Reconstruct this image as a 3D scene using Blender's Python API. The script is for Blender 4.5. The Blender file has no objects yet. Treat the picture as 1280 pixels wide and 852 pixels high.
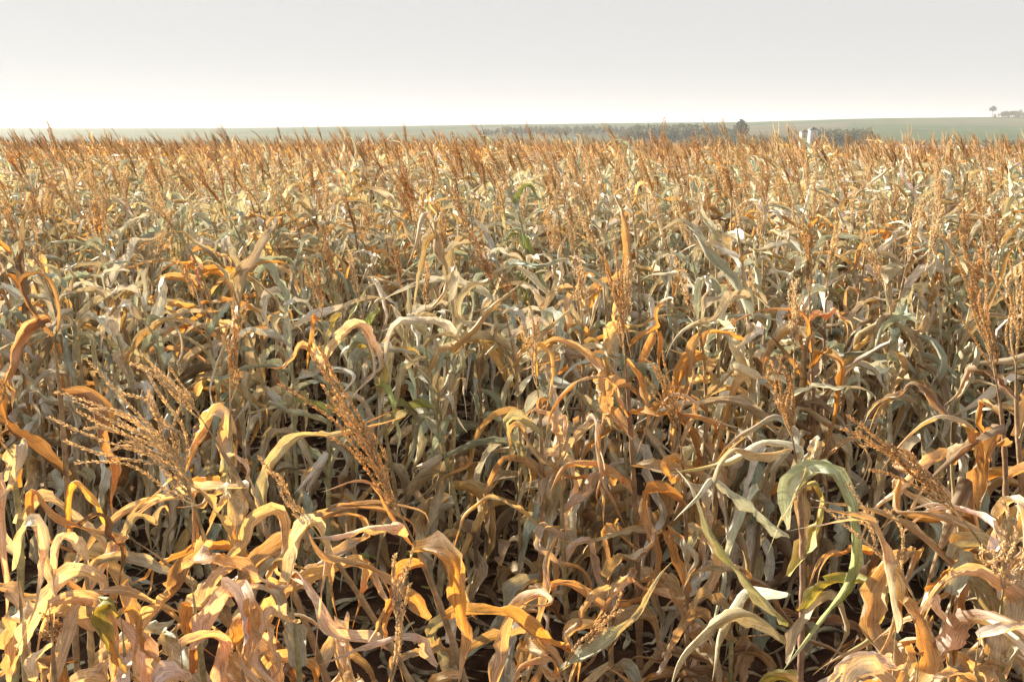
import bpy, math, random
import numpy as np

R = math.radians
rng = np.random.default_rng(11)
random.seed(11)
sc = bpy.context.scene
col = sc.collection

# ------------------------------------------------------------------ camera
CAM_H, F_PX, PITCH = 2.9, 995.0, math.atan((426 - 160) / 995.0)
cam = bpy.data.cameras.new('camera')
cam.sensor_width = 36.0
cam.lens = F_PX / 1280 * 36.0
cam.clip_start, cam.clip_end = 0.05, 12000
cam_ob = bpy.data.objects.new('camera', cam)
cam_ob.location = (0, 0, CAM_H)
cam_ob.rotation_euler = (math.pi / 2 - PITCH, 0, 0)
col.objects.link(cam_ob)
sc.camera = cam_ob

# ------------------------------------------------------------------ sky and sun
SUN_EL, SUN_AZ = R(17), R(-50)          # azimuth measured from straight ahead, negative = left
world = bpy.data.worlds.new('World')
sc.world = world
world.use_nodes = True
wn = world.node_tree
sky = wn.nodes.new('ShaderNodeTexSky')
sky.sky_type = 'NISHITA'
sky.sun_disc = False
sky.sun_elevation = SUN_EL
sky.sun_rotation = SUN_AZ
sky.altitude = 300
sky.air_density = 1.0
sky.dust_density = 3.0
sky.ozone_density = 1.0
ga = wn.nodes.new('ShaderNodeGamma')          # compresses the sky's range to an almost even brightness
ga.inputs['Gamma'].default_value = 0.03
hs = wn.nodes.new('ShaderNodeHueSaturation')
hs.inputs['Saturation'].default_value = 0.1
hs.inputs['Value'].default_value = 1.33
wn.links.new(sky.outputs[0], ga.inputs['Color'])
wn.links.new(ga.outputs[0], hs.inputs['Color'])
wn.links.new(hs.outputs[0], wn.nodes['Background'].inputs['Color'])
wn.nodes['Background'].inputs['Strength'].default_value = 0.15

sun = bpy.data.lights.new('sun', 'SUN')
sun.energy = 4.2
sun.angle = R(0.6)
sun.color = (1.0, 0.89, 0.71)
sun_ob = bpy.data.objects.new('sun', sun)
sd = np.array([math.sin(SUN_AZ) * math.cos(SUN_EL), math.cos(SUN_AZ) * math.cos(SUN_EL), math.sin(SUN_EL)])
from mathutils import Vector
sun_ob.rotation_euler = Vector((-sd).tolist()).to_track_quat('-Z', 'Y').to_euler()
sun_ob.location = (-20, 20, 30)
col.objects.link(sun_ob)

sc.view_settings.view_transform = 'Standard'
sc.view_settings.look = 'None'
sc.view_settings.gamma = 1
sc.view_settings.exposure = 1.8
sc.view_settings.use_curve_mapping = False
cy = sc.cycles
cy.max_bounces = 6
cy.diffuse_bounces = 4
cy.glossy_bounces = 2
cy.transmission_bounces = 4
cy.volume_bounces = 0
cy.transparent_max_bounces = 4
cy.caustics_reflective = False
cy.caustics_refractive = False

# ------------------------------------------------------------------ helpers
def sstep(a, b, x):
    t = np.clip((np.asarray(x, float) - a) / (b - a), 0, 1)
    return t * t * (3 - 2 * t)

def px_point(px, py, d):
    """the point of the place that lies d metres ahead on the sight line noted from the photograph"""
    u, v = (px - 640) / F_PX, (426 - py) / F_PX
    dy = math.cos(PITCH) + v * math.sin(PITCH)
    dz = -math.sin(PITCH) + v * math.cos(PITCH)
    t = d / dy
    return np.array([u * t, d, CAM_H + dz * t])

def hash2(i, j):
    n = np.sin(i * 127.1 + j * 311.7) * 43758.5453
    return n - np.floor(n)

def vnoise(x, y):
    i, j = np.floor(x), np.floor(y)
    fx, fy = x - i, y - j
    fx, fy = fx * fx * (3 - 2 * fx), fy * fy * (3 - 2 * fy)
    a, b, c, d = hash2(i, j), hash2(i + 1, j), hash2(i, j + 1), hash2(i + 1, j + 1)
    return (a * (1 - fx) + b * fx) * (1 - fy) + (c * (1 - fx) + d * fx) * fy

CREST_A = np.array([-60, -33, -20, -8, 0, 8, 16, 24, 33, 60.])
CREST_Z = np.array([2, 2, 3, 6, 9, 12, 14, 21, 24, 22.])
def ground_z(x, y):
    x, y = np.asarray(x, float), np.asarray(y, float)
    z = -0.5 * sstep(-5, 30, x) * sstep(14, 60, y) - 0.75 * sstep(15, 64, y)
    z = z - 9.0 * sstep(62, 270, y)
    ang = np.degrees(np.arctan2(x, np.maximum(y, 1)))
    cr = np.interp(ang, CREST_A, CREST_Z)
    z = z + (cr + 9.3 + 2.5 * (vnoise(x / 260, y / 260) - .5)) * sstep(420, 1500, y)
    z = z - 8 * sstep(1600, 2600, y) + 14 * sstep(2600, 3600, y) * sstep(-8, 20, ang)
    return z

class Geo:
    def __init__(s):
        s.v, s.q, s.uv, s.c, s.m, s.n = [], [], [], [], [], 0
    def add(s, v, q, uv, c, m=0):
        v = np.asarray(v, float).reshape(-1, 3)
        c = np.broadcast_to(np.asarray(c, float), (len(v), 3))
        uv = np.zeros((len(v), 2)) if uv is None else uv
        s.v.append(v); s.q.append(np.asarray(q, int) + s.n); s.uv.append(uv); s.c.append(c)
        s.m.append(np.full(len(q), m, int)); s.n += len(v)
    def arrays(s):
        return (np.concatenate(s.v), np.concatenate(s.q), np.concatenate(s.uv), np.concatenate(s.c), np.concatenate(s.m))

def build(name, arr, mats, parent=None, loc=None, smooth=True):
    v, q, uv, c, m = arr.arrays() if isinstance(arr, Geo) else arr
    me = bpy.data.meshes.new(name)
    nv, nq = len(v), len(q)
    me.vertices.add(nv)
    me.vertices.foreach_set('co', np.ascontiguousarray(v, np.float32).ravel())
    me.loops.add(nq * 4)
    me.loops.foreach_set('vertex_index', np.ascontiguousarray(q, np.int32).ravel())
    me.polygons.add(nq)
    me.polygons.foreach_set('loop_start', np.arange(0, nq * 4, 4, dtype=np.int32))
    me.polygons.foreach_set('use_smooth', np.full(nq, smooth, bool))
    mats = mats if isinstance(mats, (list, tuple)) else [mats]
    for mt in mats: me.materials.append(mt)
    if len(mats) > 1:
        me.polygons.foreach_set('material_index', np.ascontiguousarray(m, np.int32))
    ul = me.uv_layers.new(name='UVMap')
    ul.data.foreach_set('uv', np.ascontiguousarray(uv[q.ravel()], np.float32).ravel())
    ca = me.color_attributes.new('Col', 'FLOAT_COLOR', 'POINT')
    ca.data.foreach_set('color', np.concatenate([c, np.ones((nv, 1))], 1).astype(np.float32).ravel())
    me.update(calc_edges=True)
    o = bpy.data.objects.new(name, me)
    col.objects.link(o)
    if parent is not None: o.parent = parent
    if loc is not None: o.location = loc
    return o

def tag(o, label=None, cat=None, group=None, kind=None):
    if label: o['label'] = label
    if cat: o['category'] = cat
    if group: o['group'] = group
    if kind: o['kind'] = kind
    return o

def empty(name, loc, rz=0):
    o = bpy.data.objects.new(name, None)
    o.empty_display_size = 0.1
    o.location = loc
    o.rotation_euler = (0, 0, rz)
    col.objects.link(o)
    return o

def grid_quads(n, k, closed=False):
    """n rows of k vertices"""
    kk = k if closed else k - 1
    i, j = np.meshgrid(np.arange(n - 1), np.arange(kk), indexing='ij')
    j2 = (j + 1) % k
    return np.stack([i * k + j, i * k + j2, (i + 1) * k + j2, (i + 1) * k + j], -1).reshape(-1, 4)

def unit(a):
    return a / np.maximum(np.linalg.norm(a, axis=-1, keepdims=True), 1e-9)

def tube(g, P, rad, k, c, m=0):
    P = np.asarray(P, float); n = len(P)
    T = unit(np.gradient(P, axis=0))
    ref = np.array([0.31, 0.95, 0.05]) if abs(T[0, 1]) < 0.9 else np.array([1., 0, 0])
    B = unit(np.cross(T, ref)); N = np.cross(B, T)
    a = np.arange(k) / k * 2 * np.pi
    V = P[:, None] + (B[:, None] * np.cos(a)[None, :, None] + N[:, None] * np.sin(a)[None, :, None]) * np.asarray(rad)[:, None, None]
    uv = np.stack(np.meshgrid(np.linspace(0, 1, n), a / 6.283, indexing='ij'), -1)[..., ::-1].reshape(-1, 2)
    c = np.asarray(c, float)
    cc = np.repeat(c, k, 0) if c.ndim == 2 else c
    g.add(V.reshape(-1, 3), grid_quads(n, k, True), uv, cc, m)

def box(g, lo, hi, c=(1, 1, 1), m=0):
    x0, y0, z0 = lo; x1, y1, z1 = hi
    v = [(x0,y0,z0),(x1,y0,z0),(x1,y1,z0),(x0,y1,z0),(x0,y0,z1),(x1,y0,z1),(x1,y1,z1),(x0,y1,z1)]
    g.add(v, [(3,2,1,0),(4,5,6,7),(0,1,5,4),(1,2,6,5),(2,3,7,6),(3,0,4,7)], None, c, m)

# ------------------------------------------------------------------ materials
def mat_new(name):
    m = bpy.data.materials.new(name)
    m.use_nodes = True
    nt = m.node_tree
    return m, nt, nt.nodes['Principled BSDF'], nt.nodes['Material Output']

def N(nt, t, **kw):
    n = nt.nodes.new(t)
    for k, v in kw.items(): setattr(n, k, v)
    return n

def mixrgb(nt, mode, fac, a, b):
    n = N(nt, 'ShaderNodeMix', data_type='RGBA', blend_type=mode)
    for s, v in ((n.inputs[0], fac), (n.inputs[6], a), (n.inputs[7], b)):
        if hasattr(v, 'links') or isinstance(v, bpy.types.NodeSocket): nt.links.new(v, s)
        else: s.default_value = v if isinstance(v, (int, float)) else (*v, 1)[:4]
    return n.outputs[2]

def ramp(nt, src, stops):
    n = N(nt, 'ShaderNodeValToRGB')
    el = n.color_ramp.elements
    el[0].position, el[0].color = stops[0][0], (*stops[0][1], 1)
    el[1].position, el[1].color = stops[-1][0], (*stops[-1][1], 1)
    for p, c in stops[1:-1]:
        e = el.new(p); e.color = (*c, 1)
    nt.links.new(src, n.inputs[0])
    return n.outputs[0]

def leaf_material(name, trans=0.40, detail=True, tint=(1.38, 0.82, 0.32)):
    m, nt, bs, out = mat_new(name)
    at = N(nt, 'ShaderNodeAttribute', attribute_name='Col')
    c = at.outputs['Color']
    if detail:
        tc = N(nt, 'ShaderNodeTexCoord')
        # long fibres that run with the blade
        mp = N(nt, 'ShaderNodeMapping'); mp.inputs['Scale'].default_value = (22, 1.1, 1)
        nt.links.new(tc.outputs['UV'], mp.inputs[0])
        n1 = N(nt, 'ShaderNodeTexNoise'); n1.inputs['Scale'].default_value = 1.0; n1.inputs['Detail'].default_value = 3
        nt.links.new(mp.outputs[0], n1.inputs[0])
        f1 = ramp(nt, n1.outputs[0], [(0.3, (0.50, 0.47, 0.42)), (0.52, (0.95, 0.95, 0.93)), (0.72, (1.25, 1.26, 1.3))])
        c = mixrgb(nt, 'MULTIPLY', 0.9, c, f1)
        # weathered blotches
        n2 = N(nt, 'ShaderNodeTexNoise'); n2.inputs['Scale'].default_value = 24; n2.inputs['Detail'].default_value = 4
        nt.links.new(tc.outputs['Object'], n2.inputs[0])
        f2 = ramp(nt, n2.outputs[0], [(0.50, (0, 0, 0)), (0.68, (1, 1, 1))])
        c = mixrgb(nt, 'MIX', mixrgb(nt, 'MULTIPLY', 1.0, f2, (0.42, 0.42, 0.42)), c, mixrgb(nt, 'MULTIPLY', 1.0, c, (0.62, 0.49, 0.33)))
        # small dark specks
        n3 = N(nt, 'ShaderNodeTexNoise'); n3.inputs['Scale'].default_value = 130; n3.inputs['Detail'].default_value = 2
        nt.links.new(tc.outputs['Object'], n3.inputs[0])
        f3 = ramp(nt, n3.outputs[0], [(0.60, (1, 1, 1)), (0.72, (0.55, 0.48, 0.42))])
        c = mixrgb(nt, 'MULTIPLY', 0.7, c, f3)
        # fibre relief
        bp = N(nt, 'ShaderNodeBump'); bp.inputs['Strength'].default_value = 0.35; bp.inputs['Distance'].default_value = 0.003
        nt.links.new(n1.outputs[0], bp.inputs['Height'])
        nt.links.new(bp.outputs[0], bs.inputs['Normal'])
    dull = N(nt, 'ShaderNodeHueSaturation'); dull.inputs['Saturation'].default_value = 0.9; dull.inputs['Value'].default_value = 1.0
    nt.links.new(c, dull.inputs['Color'])                 # reflected colour greyed as if sky-lit, backlit glow put into tint
    nt.links.new(dull.outputs[0], bs.inputs['Base Color'])
    bs.inputs['Roughness'].default_value = 0.56
    bs.inputs['Specular IOR Level'].default_value = 0.26
    tr = N(nt, 'ShaderNodeBsdfTranslucent')
    tcol = mixrgb(nt, 'MULTIPLY', 1.0, c, tint)
    nt.links.new(tcol, tr.inputs['Color'])
    mx = N(nt, 'ShaderNodeMixShader'); mx.inputs[0].default_value = trans
    nt.links.new(bs.outputs[0], mx.inputs[1]); nt.links.new(tr.outputs[0], mx.inputs[2])
    nt.links.new(mx.outputs[0], out.inputs['Surface'])
    return m

def col_material(name, rough=0.7, noise_scale=60, lo=0.7, hi=1.2, trans=0.0):
    m, nt, bs, out = mat_new(name)
    at = N(nt, 'ShaderNodeAttribute', attribute_name='Col')
    tc = N(nt, 'ShaderNodeTexCoord')
    n1 = N(nt, 'ShaderNodeTexNoise'); n1.inputs['Scale'].default_value = noise_scale; n1.inputs['Detail'].default_value = 3
    nt.links.new(tc.outputs['Object'], n1.inputs[0])
    f1 = ramp(nt, n1.outputs[0], [(0.3, (lo,) * 3), (0.7, (hi,) * 3)])
    c = mixrgb(nt, 'MULTIPLY', 1.0, at.outputs['Color'], f1)
    nt.links.new(c, bs.inputs['Base Color'])
    bs.inputs['Roughness'].default_value = rough
    bs.inputs['Specular IOR Level'].default_value = 0.25
    if trans:
        tr = N(nt, 'ShaderNodeBsdfTranslucent')
        nt.links.new(mixrgb(nt, 'MULTIPLY', 1.0, c, (1.06, 0.95, 0.72)), tr.inputs['Color'])
        mx = N(nt, 'ShaderNodeMixShader'); mx.inputs[0].default_value = trans
        nt.links.new(bs.outputs[0], mx.inputs[1]); nt.links.new(tr.outputs[0], mx.inputs[2])
        nt.links.new(mx.outputs[0], out.inputs['Surface'])
    return m

M_LEAF = leaf_material('dry_leaf')  # orange translucent tint puts the sunlit glow into the colour
M_LEAF_FIELD = leaf_material('dry_leaf_low_glow', 0.20, tint=(1.12, 0.94, 0.68))  # weak neutral tint puts the grey of shade into field leaves
M_LEAF_NEAR = leaf_material('dry_leaf_low_glow_plain', 0.22, detail=False, tint=(1.15, 0.92, 0.6))  # weak tint again, greyed like the shaded field leaves
M_LEAF_FAR = leaf_material('dry_leaf_plain', 0.38, detail=False)  # orange tint again, painting in the glow of sunlit far tops
M_STALK = col_material('dry_stalk', 0.55, 50)
M_TASSEL = col_material('tassel_straw', 0.7, 90, 0.75, 1.2, trans=0.46)
M_HUSK = leaf_material('husk_paper', 0.2)
M_LITTER = col_material('fallen_litter', 0.8, 14, 0.25, 0.85)
M_PAINT = col_material('weathered_paint', 0.5, 3, 0.88, 1.05)
M_FOLI = col_material('far_foliage', 0.7, 0.4, 0.6, 1.3, trans=0.2)
M_WEED = leaf_material('weed_leaf', 0.3, detail=False)
M_BARK = col_material('bark', 0.85, 2, 0.7, 1.2)

# soil and the land beyond
m, nt, bs, out = mat_new('land')
tc = N(nt, 'ShaderNodeTexCoord')
sx = N(nt, 'ShaderNodeSeparateXYZ'); nt.links.new(tc.outputs['Object'], sx.inputs[0])
n1 = N(nt, 'ShaderNodeTexNoise'); n1.inputs['Scale'].default_value = 9; n1.inputs['Detail'].default_value = 8; n1.inputs['Roughness'].default_value = 0.7
nt.links.new(tc.outputs['Object'], n1.inputs[0])
soil = ramp(nt, n1.outputs[0], [(0.3, (0.030, 0.016, 0.010)), (0.55, (0.075, 0.040, 0.024)), (0.75, (0.14, 0.085, 0.05))])
mp = N(nt, 'ShaderNodeMapping'); mp.inputs['Scale'].default_value = (1 / 330, 1 / 420, 0); mp.inputs['Rotation'].default_value = (0, 0, 0.5)
nt.links.new(tc.outputs['Object'], mp.inputs[0])
vo = N(nt, 'ShaderNodeTexVoronoi'); vo.inputs['Scale'].default_value = 1.0; vo.feature = 'F1'
nt.links.new(mp.outputs[0], vo.inputs['Vector'])
sv = N(nt, 'ShaderNodeSeparateColor'); nt.links.new(vo.outputs['Color'], sv.inputs[0])
fld = ramp(nt, sv.outputs[0], [(0.0, (0.05, 0.085, 0.035)), (0.35, (0.07, 0.11, 0.045)), (0.6, (0.10, 0.12, 0.06)), (0.85, (0.13, 0.12, 0.075)), (1.0, (0.055, 0.09, 0.04))])
n2 = N(nt, 'ShaderNodeTexNoise'); n2.inputs['Scale'].default_value = 0.02; n2.inputs['Detail'].default_value = 6
nt.links.new(tc.outputs['Object'], n2.inputs[0])
fld = mixrgb(nt, 'MULTIPLY', 1.0, fld, ramp(nt, n2.outputs[0], [(0.3, (0.75,) * 3), (0.7, (1.25,) * 3)]))
mr = N(nt, 'ShaderNodeMapRange'); mr.inputs['From Min'].default_value = 110; mr.inputs['From Max'].default_value = 125
nt.links.new(sx.outputs[1], mr.inputs[0])
nt.links.new(mixrgb(nt, 'MIX', mr.outputs[0], soil, fld), bs.inputs['Base Color'])
bs.inputs['Roughness'].default_value = 0.95
bs.inputs['Specular IOR Level'].default_value = 0.1
bp = N(nt, 'ShaderNodeBump'); bp.inputs['Strength'].default_value = 0.6; bp.inputs['Distance'].default_value = 0.04
nt.links.new(n1.outputs[0], bp.inputs['Height']); nt.links.new(bp.outputs[0], bs.inputs['Normal'])
M_LAND = m

# ------------------------------------------------------------------ ground: one sheet to the horizon
def axis(lo, hi, step, far_lo, far_hi, grow=1.12):
    a = list(np.arange(lo, hi + 1e-6, step))
    s = step
    while a[-1] < far_hi: s *= grow; a.append(a[-1] + s)
    s = step; b = []
    x = lo
    while x > far_lo: s *= grow; x -= s; b.append(x)
    return np.array(b[::-1] + a)
xs = axis(-6, 7, 0.07, -4400, 4400)
ys = axis(1.2, 10.5, 0.07, -900, 4400)
X, Y = np.meshgrid(xs, ys)
Z = ground_z(X, Y)
near = (1 - sstep(14, 30, np.hypot(X, Y)))
Z = Z + near * (0.07 * (vnoise(X * 3.1, Y * 3.1) - .5) + 0.06 * (vnoise(X * 8.3 + 9, Y * 8.3) - .5) + 0.035 * (vnoise(X * 17, Y * 17 + 4) - .5))
gv = np.stack([X, Y, Z], -1).reshape(-1, 3)
g = Geo(); g.add(gv, grid_quads(len(ys), len(xs)), None, (1, 1, 1))
tag(build('ground', g, M_LAND), kind='structure')

# ------------------------------------------------------------------ corn: blades, stalks, tassels, ears
PAL = dict(
    straw=(0.72, 0.64, 0.43), bleach=(0.82, 0.81, 0.73), tan=(0.54, 0.44, 0.27), orange=(0.64, 0.41, 0.13),
    sage=(0.46, 0.54, 0.45), lime=(0.36, 0.42, 0.11), yellow=(0.66, 0.52, 0.12), brown=(0.26, 0.165, 0.09), green=(0.13, 0.22, 0.05), lit_sage=(0.62, 0.69, 0.50))  # last entry: sage lightened to paint in sunlight on the arching leaves
PAL = {k: np.array(v) for k, v in PAL.items()}

def pick(style):
    w = dict(
        front=dict(straw=.34, bleach=.31, tan=.12, orange=.13, sage=.07, brown=.03),
        field=dict(straw=.20, bleach=.28, tan=.10, orange=.05, sage=.32, brown=.05),
        brown=dict(tan=.45, brown=.5, orange=.05),
        sage=dict(sage=.6, bleach=.25, straw=.15),
        limey=dict(lime=.45, yellow=.2, sage=.25, straw=.1),
        rust=dict(orange=.42, tan=.3, straw=.2, bleach=.08),
        far=dict(straw=.20, tan=.27, orange=.38, bleach=.05, sage=.05, brown=.05))[style]  # far: more orange leaves, colouring in the low sun on the tops
    k = list(w)
    return rng.choice(k, p=np.array(list(w.values())) / sum(w.values()))

def blade(g, P, width, nw, side0=None, roll=None, curl=None, kind='straw', ruffle=0.0, m=0, tip=None, base_narrow=0.55, ragged=0.6, stains=True):
    """a leaf blade along the centre line P (n x 3)"""
    n = len(P)
    s = np.linspace(0, 1, n)
    T = unit(np.gradient(P, axis=0))
    if side0 is None:
        h = np.stack([-T[:, 1], T[:, 0], np.zeros(n)], 1)
        w = np.linalg.norm(h, axis=1, keepdims=True)
        h0 = h[np.argmax(w)]; 
        for i in range(n):
            if np.dot(h[i], h0) < 0: h[i] *= -1
        B = unit(h + 0.15 * unit(h0[None]))
    else:
        B = np.broadcast_to(side0, (n, 3))
    B = unit(B - T * np.sum(B * T, 1, keepdims=True))
    Nn = np.cross(T, B)
    roll = np.zeros(n) if roll is None else roll
    cr, sr = np.cos(roll)[:, None], np.sin(roll)[:, None]
    B, Nn = B * cr + Nn * sr, Nn * cr - B * sr
    prof = np.minimum(1, base_narrow + (1 - base_narrow) * s / 0.18) * np.clip(1 - s ** 1.45, 0, 1) ** 0.95
    prof = np.maximum(prof, 0.03)
    W = width * 0.5 * prof
    u = np.linspace(-1, 1, nw + 1)
    C = np.full(n, 0.8) if curl is None else curl       # half angle of the lengthwise roll
    C = np.maximum(C, 0.05)
    a = C[:, None] * u[None]
    off = np.sin(a) / C[:, None] * W[:, None]
    lift = (1 - np.cos(a)) / C[:, None] * W[:, None]
    lift = lift + np.abs(u)[None] * W[:, None] * rng.uniform(.1, .9)     # folded along the midrib
    if ruffle:
        f1, f2 = rng.uniform(14, 26, 2)
        p1, p2 = rng.uniform(0, 6.28, 2)
        ed = np.where(u[None] < 0, np.sin(f1 * s[:, None] + p1), np.sin(f2 * s[:, None] + p2)) + 0.5 * np.sin(2.3 * f1 * s[:, None] + p2)
        lift = lift + ruffle * W[:, None] * ed * np.abs(u)[None] ** 1.6
        lift = lift + W[:, None] * 0.16 * vnoise(s[:, None] * 38 + p1 * 7 + 0 * u[None], u[None] * 2.5 + p2 * 5) 
        off = off * (1 + 0.10 * np.sin(f2 * 1.7 * s[:, None] + p1 + 3 * u[None]))
    if ragged and nw > 3:                                 # frayed margins
        for e in (0, nw):
            off[:, e] *= 1 - ragged * rng.random(n) ** 3 * sstep(.1, .3, s)
        for _ in range(3):
            bite = rng.uniform(.2, .95); e = rng.choice([0, nw]); cut = np.exp(-((s - bite) / rng.uniform(.02, .05)) ** 2)
            off[:, e] *= 1 - .75 * ragged * cut
            off[:, abs(e - 1)] *= 1 - .35 * ragged * cut
    V = P[:, None] + B[:, None] * off[..., None] + Nn[:, None] * lift[..., None]
    uv = np.stack([np.broadcast_to(u * 0.5 + 0.5, (n, nw + 1)) * 1.0 + rng.uniform(0, 9), np.broadcast_to(s[:, None] * 9, (n, nw + 1))], -1).reshape(-1, 2)
    p_c = rng.uniform(0, 90)
    c0 = PAL[kind] * rng.uniform(0.8, 1.15) * (1 + rng.uniform(-.06, .06, 3))
    c1 = PAL[tip or rng.choice(['straw', 'tan', 'bleach', 'orange'])] * rng.uniform(0.8, 1.1)
    st = rng.uniform(0.45, 0.9)
    k = sstep(st - 0.3, st + 0.3, s)[:, None, None]
    cc = c0 * (1 - k) + c1 * k
    c2 = PAL[rng.choice(['bleach', 'straw', 'tan', 'orange', 'brown', kind, kind] if stains else ['bleach', kind, tip, 'straw'])]
    k2 = sstep(.5, .85, vnoise(s[:, None] * rng.uniform(2.5, 7) + p_c, u[None] * rng.uniform(.4, 1.3) + p_c))[..., None] * rng.uniform(.3, .95)
    cc = cc * (1 - k2) + c2 * k2
    ew = (np.abs(u)[None, :, None] ** 3) * rng.uniform(0, 0.5)
    cc = cc * (1 - ew) + PAL['straw'] * ew
    cc = np.broadcast_to(cc, (n, nw + 1, 3)) * np.where(np.abs(u) < 0.1, 1.22, 1.0)[None, :, None]
    g.add(V.reshape(-1, 3), grid_quads(n, nw + 1), uv, cc.reshape(-1, 3), m)

def blade_path(p0, L, az, n, th0, th1, sb, sharp, droop=0.0, wig=0.2):
    s = np.linspace(0, 1, n + 1)
    sg = 1 / (1 + np.exp(-sharp * (s - sb)))
    th = th0 + (th1 - th0) * (sg - sg[0]) / (sg[-1] - sg[0])
    th = th + wig * np.sin(s * rng.uniform(4, 11) + rng.uniform(0, 6.28)) * s
    a = az + rng.uniform(-1.0, 1.0) * s + wig * 1.5 * np.sin(s * rng.uniform(3, 9) + rng.uniform(0, 6.28)) * s
    for _ in range(rng.integers(1, 5) + (2 if n > 20 else 0)):              # creases where the dead blade has buckled
        kp = rng.uniform(.15, .95)
        th = th + rng.normal(0, .45) * sstep(kp - .02, kp + .02, s) * (1 - 0.7 * sstep(kp + .05, kp + .3, s))
        a = a + rng.normal(0, .6) * sstep(kp - .03, kp + .03, s)
    D = np.stack([np.sin(th) * np.cos(a), np.sin(th) * np.sin(a), np.cos(th)], 1)
    D[:, 0] -= 0.22 * s
    D = unit(D)
    P = p0 + np.concatenate([np.zeros((1, 3)), np.cumsum((D[:-1] + D[1:]) / 2 * L / n, 0)])
    if P[:, 2].min() < 0.03:
        P[:, 2] = np.where(P[:, 2] < 0.05, 0.03 + 0.02 * np.sin(s * 9), P[:, 2])
    return P, np.stack([-np.sin(a), np.cos(a), np.zeros(n + 1)], 1)

def smooth_path(pts, n):
    pts = np.asarray(pts, float)
    t = np.concatenate([[0], np.cumsum(np.linalg.norm(np.diff(pts, axis=0), axis=1))]); t /= t[-1]
    s = np.linspace(0, 1, n + 1)
    # monotone-ish Catmull-Rom
    mt = np.gradient(pts, t, axis=0)
    i = np.clip(np.searchsorted(t, s) - 1, 0, len(t) - 2)
    h = (t[i + 1] - t[i])[:, None]; w = ((s - t[i]) / (t[i + 1] - t[i]))[:, None]
    return (pts[i] * (1 + 2 * w) * (1 - w) ** 2 + mt[i] * h * w * (1 - w) ** 2 + pts[i + 1] * w * w * (3 - 2 * w) + mt[i + 1] * h * w * w * (w - 1))

LOD = dict(hero=(34, 8), mid=(18, 4), near=(8, 2), far=(5, 2))

def auto_leaf(g, p0, hrel, az, lod, style, width=None, m=0):
    n, nw = LOD[lod]
    low = hrel < 0.42
    L = (rng.uniform(0.45, 0.85) if low else rng.uniform(0.5, 0.92) if hrel < 0.85 else rng.uniform(0.25, 0.5))
    W = width or rng.uniform(*((.045, .095) if lod == 'hero' else (.048, .094))) * (0.8 if hrel > 0.85 else 1)
    t = rng.random() if lod != 'hero' else rng.choice([.1, .4, .55, .8], p=[.34, .34, .05, .27])
    if lod == 'hero': L = min(L, .76)
    if low or t < 0.30:                  # limp dead blade that drops straight from its collar
        th0, th1, sb, sh = R(rng.uniform(45, 115)), R(rng.uniform(155, 184)), rng.uniform(0.03, 0.22), rng.uniform(7, 22)
        kind = pick('brown' if low and rng.random() < .45 else style)
        c0, c1 = rng.uniform(0.7, 2.0), rng.uniform(1.2, 2.6)
    elif t < 0.48:                       # snapped blade: up, a kink, then down
        th0, th1, sb, sh = R(rng.uniform(15, 60)), R(rng.uniform(135, 182)), rng.uniform(0.15, 0.6), rng.uniform(25, 80)
        kind = pick(style); c0, c1 = rng.uniform(0.3, 1.0), rng.uniform(0.7, 2.0)
    elif t < 0.62:                       # still held up stiffly
        th0, th1, sb, sh = R(rng.uniform(15, 45)), R(rng.uniform(50, 105)), rng.uniform(0.3, 0.8), rng.uniform(3, 12)
        kind = pick(style); c0, c1 = rng.uniform(0.5, 1.4), rng.uniform(0.9, 2.2)
    else:                                # long blade reaching out and down
        th0, th1, sb, sh = R(rng.uniform(30, 75)), R(rng.uniform(105, 168)), rng.uniform(0.15, 0.6), rng.uniform(2, 7)
        kind = pick(style); c0, c1 = rng.uniform(0.3, 0.9), rng.uniform(0.5, 1.8)
    if low:
        W *= 1.3; c0, c1 = c0 * .7, c1 * .75
    if lod != 'hero': W *= 1.15
    P, B = blade_path(p0, L, az, n, th0, th1, sb, sh, wig=rng.uniform(0.1, 0.45))
    s = np.linspace(0, 1, n + 1)
    roll = rng.normal(0, 1.1) * s + rng.normal(0, .9) * sstep(*(rng.uniform(.1, .7) + np.array([0, .12])), s) + rng.normal(0, 0.5) * np.sin(s * rng.uniform(3, 8)) * s + (rng.normal(0, 1.2) * sstep(.5, .9, s) if rng.random() < .4 else 0)
    curl = np.clip(c0 + (c1 - c0) * s ** 1.3 + rng.normal(0, .35) * np.sin(s * rng.uniform(5, 14) + rng.uniform(0, 6)), .1, 2.2)
    blade(g, P, W, nw, B, roll, curl, kind, ruffle=rng.uniform(0.12, 0.5) if lod in ('hero', 'mid') else 0.12, m=m, ragged=.95 if lod == 'hero' else .6)
    if lod == 'hero' and rng.random() < .5:          # a strip torn loose from the edge
        a = int(n * rng.uniform(.3, .6)); Q = P[a:].copy(); k = np.linspace(0, 1, len(Q))[:, None]
        Q = Q + rng.normal(0, .07, 3) * k ** 1.4 + np.array([0, 0, -.05]) * k ** 2
        blade(g, Q, W * rng.uniform(.2, .4), 2, B[a:], roll[a:] + rng.normal(0, .8) * k[:, 0] ** 2, None, kind, .2, m=m, base_narrow=.9)

def stalk_curve(foot, top, tdir, n):
    """foot to tassel base, ending in the tassel's direction"""
    t = np.linspace(0, 1, n + 1)[:, None]
    H = np.linalg.norm(top - foot)
    c1 = foot + np.array([0, 0, H * 0.45]) + (top - foot) * np.array([.25, .25, 0])
    c2 = top - tdir * H * 0.25
    return foot * (1 - t) ** 3 + 3 * c1 * t * (1 - t) ** 2 + 3 * c2 * t * t * (1 - t) + top * t ** 3

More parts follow.
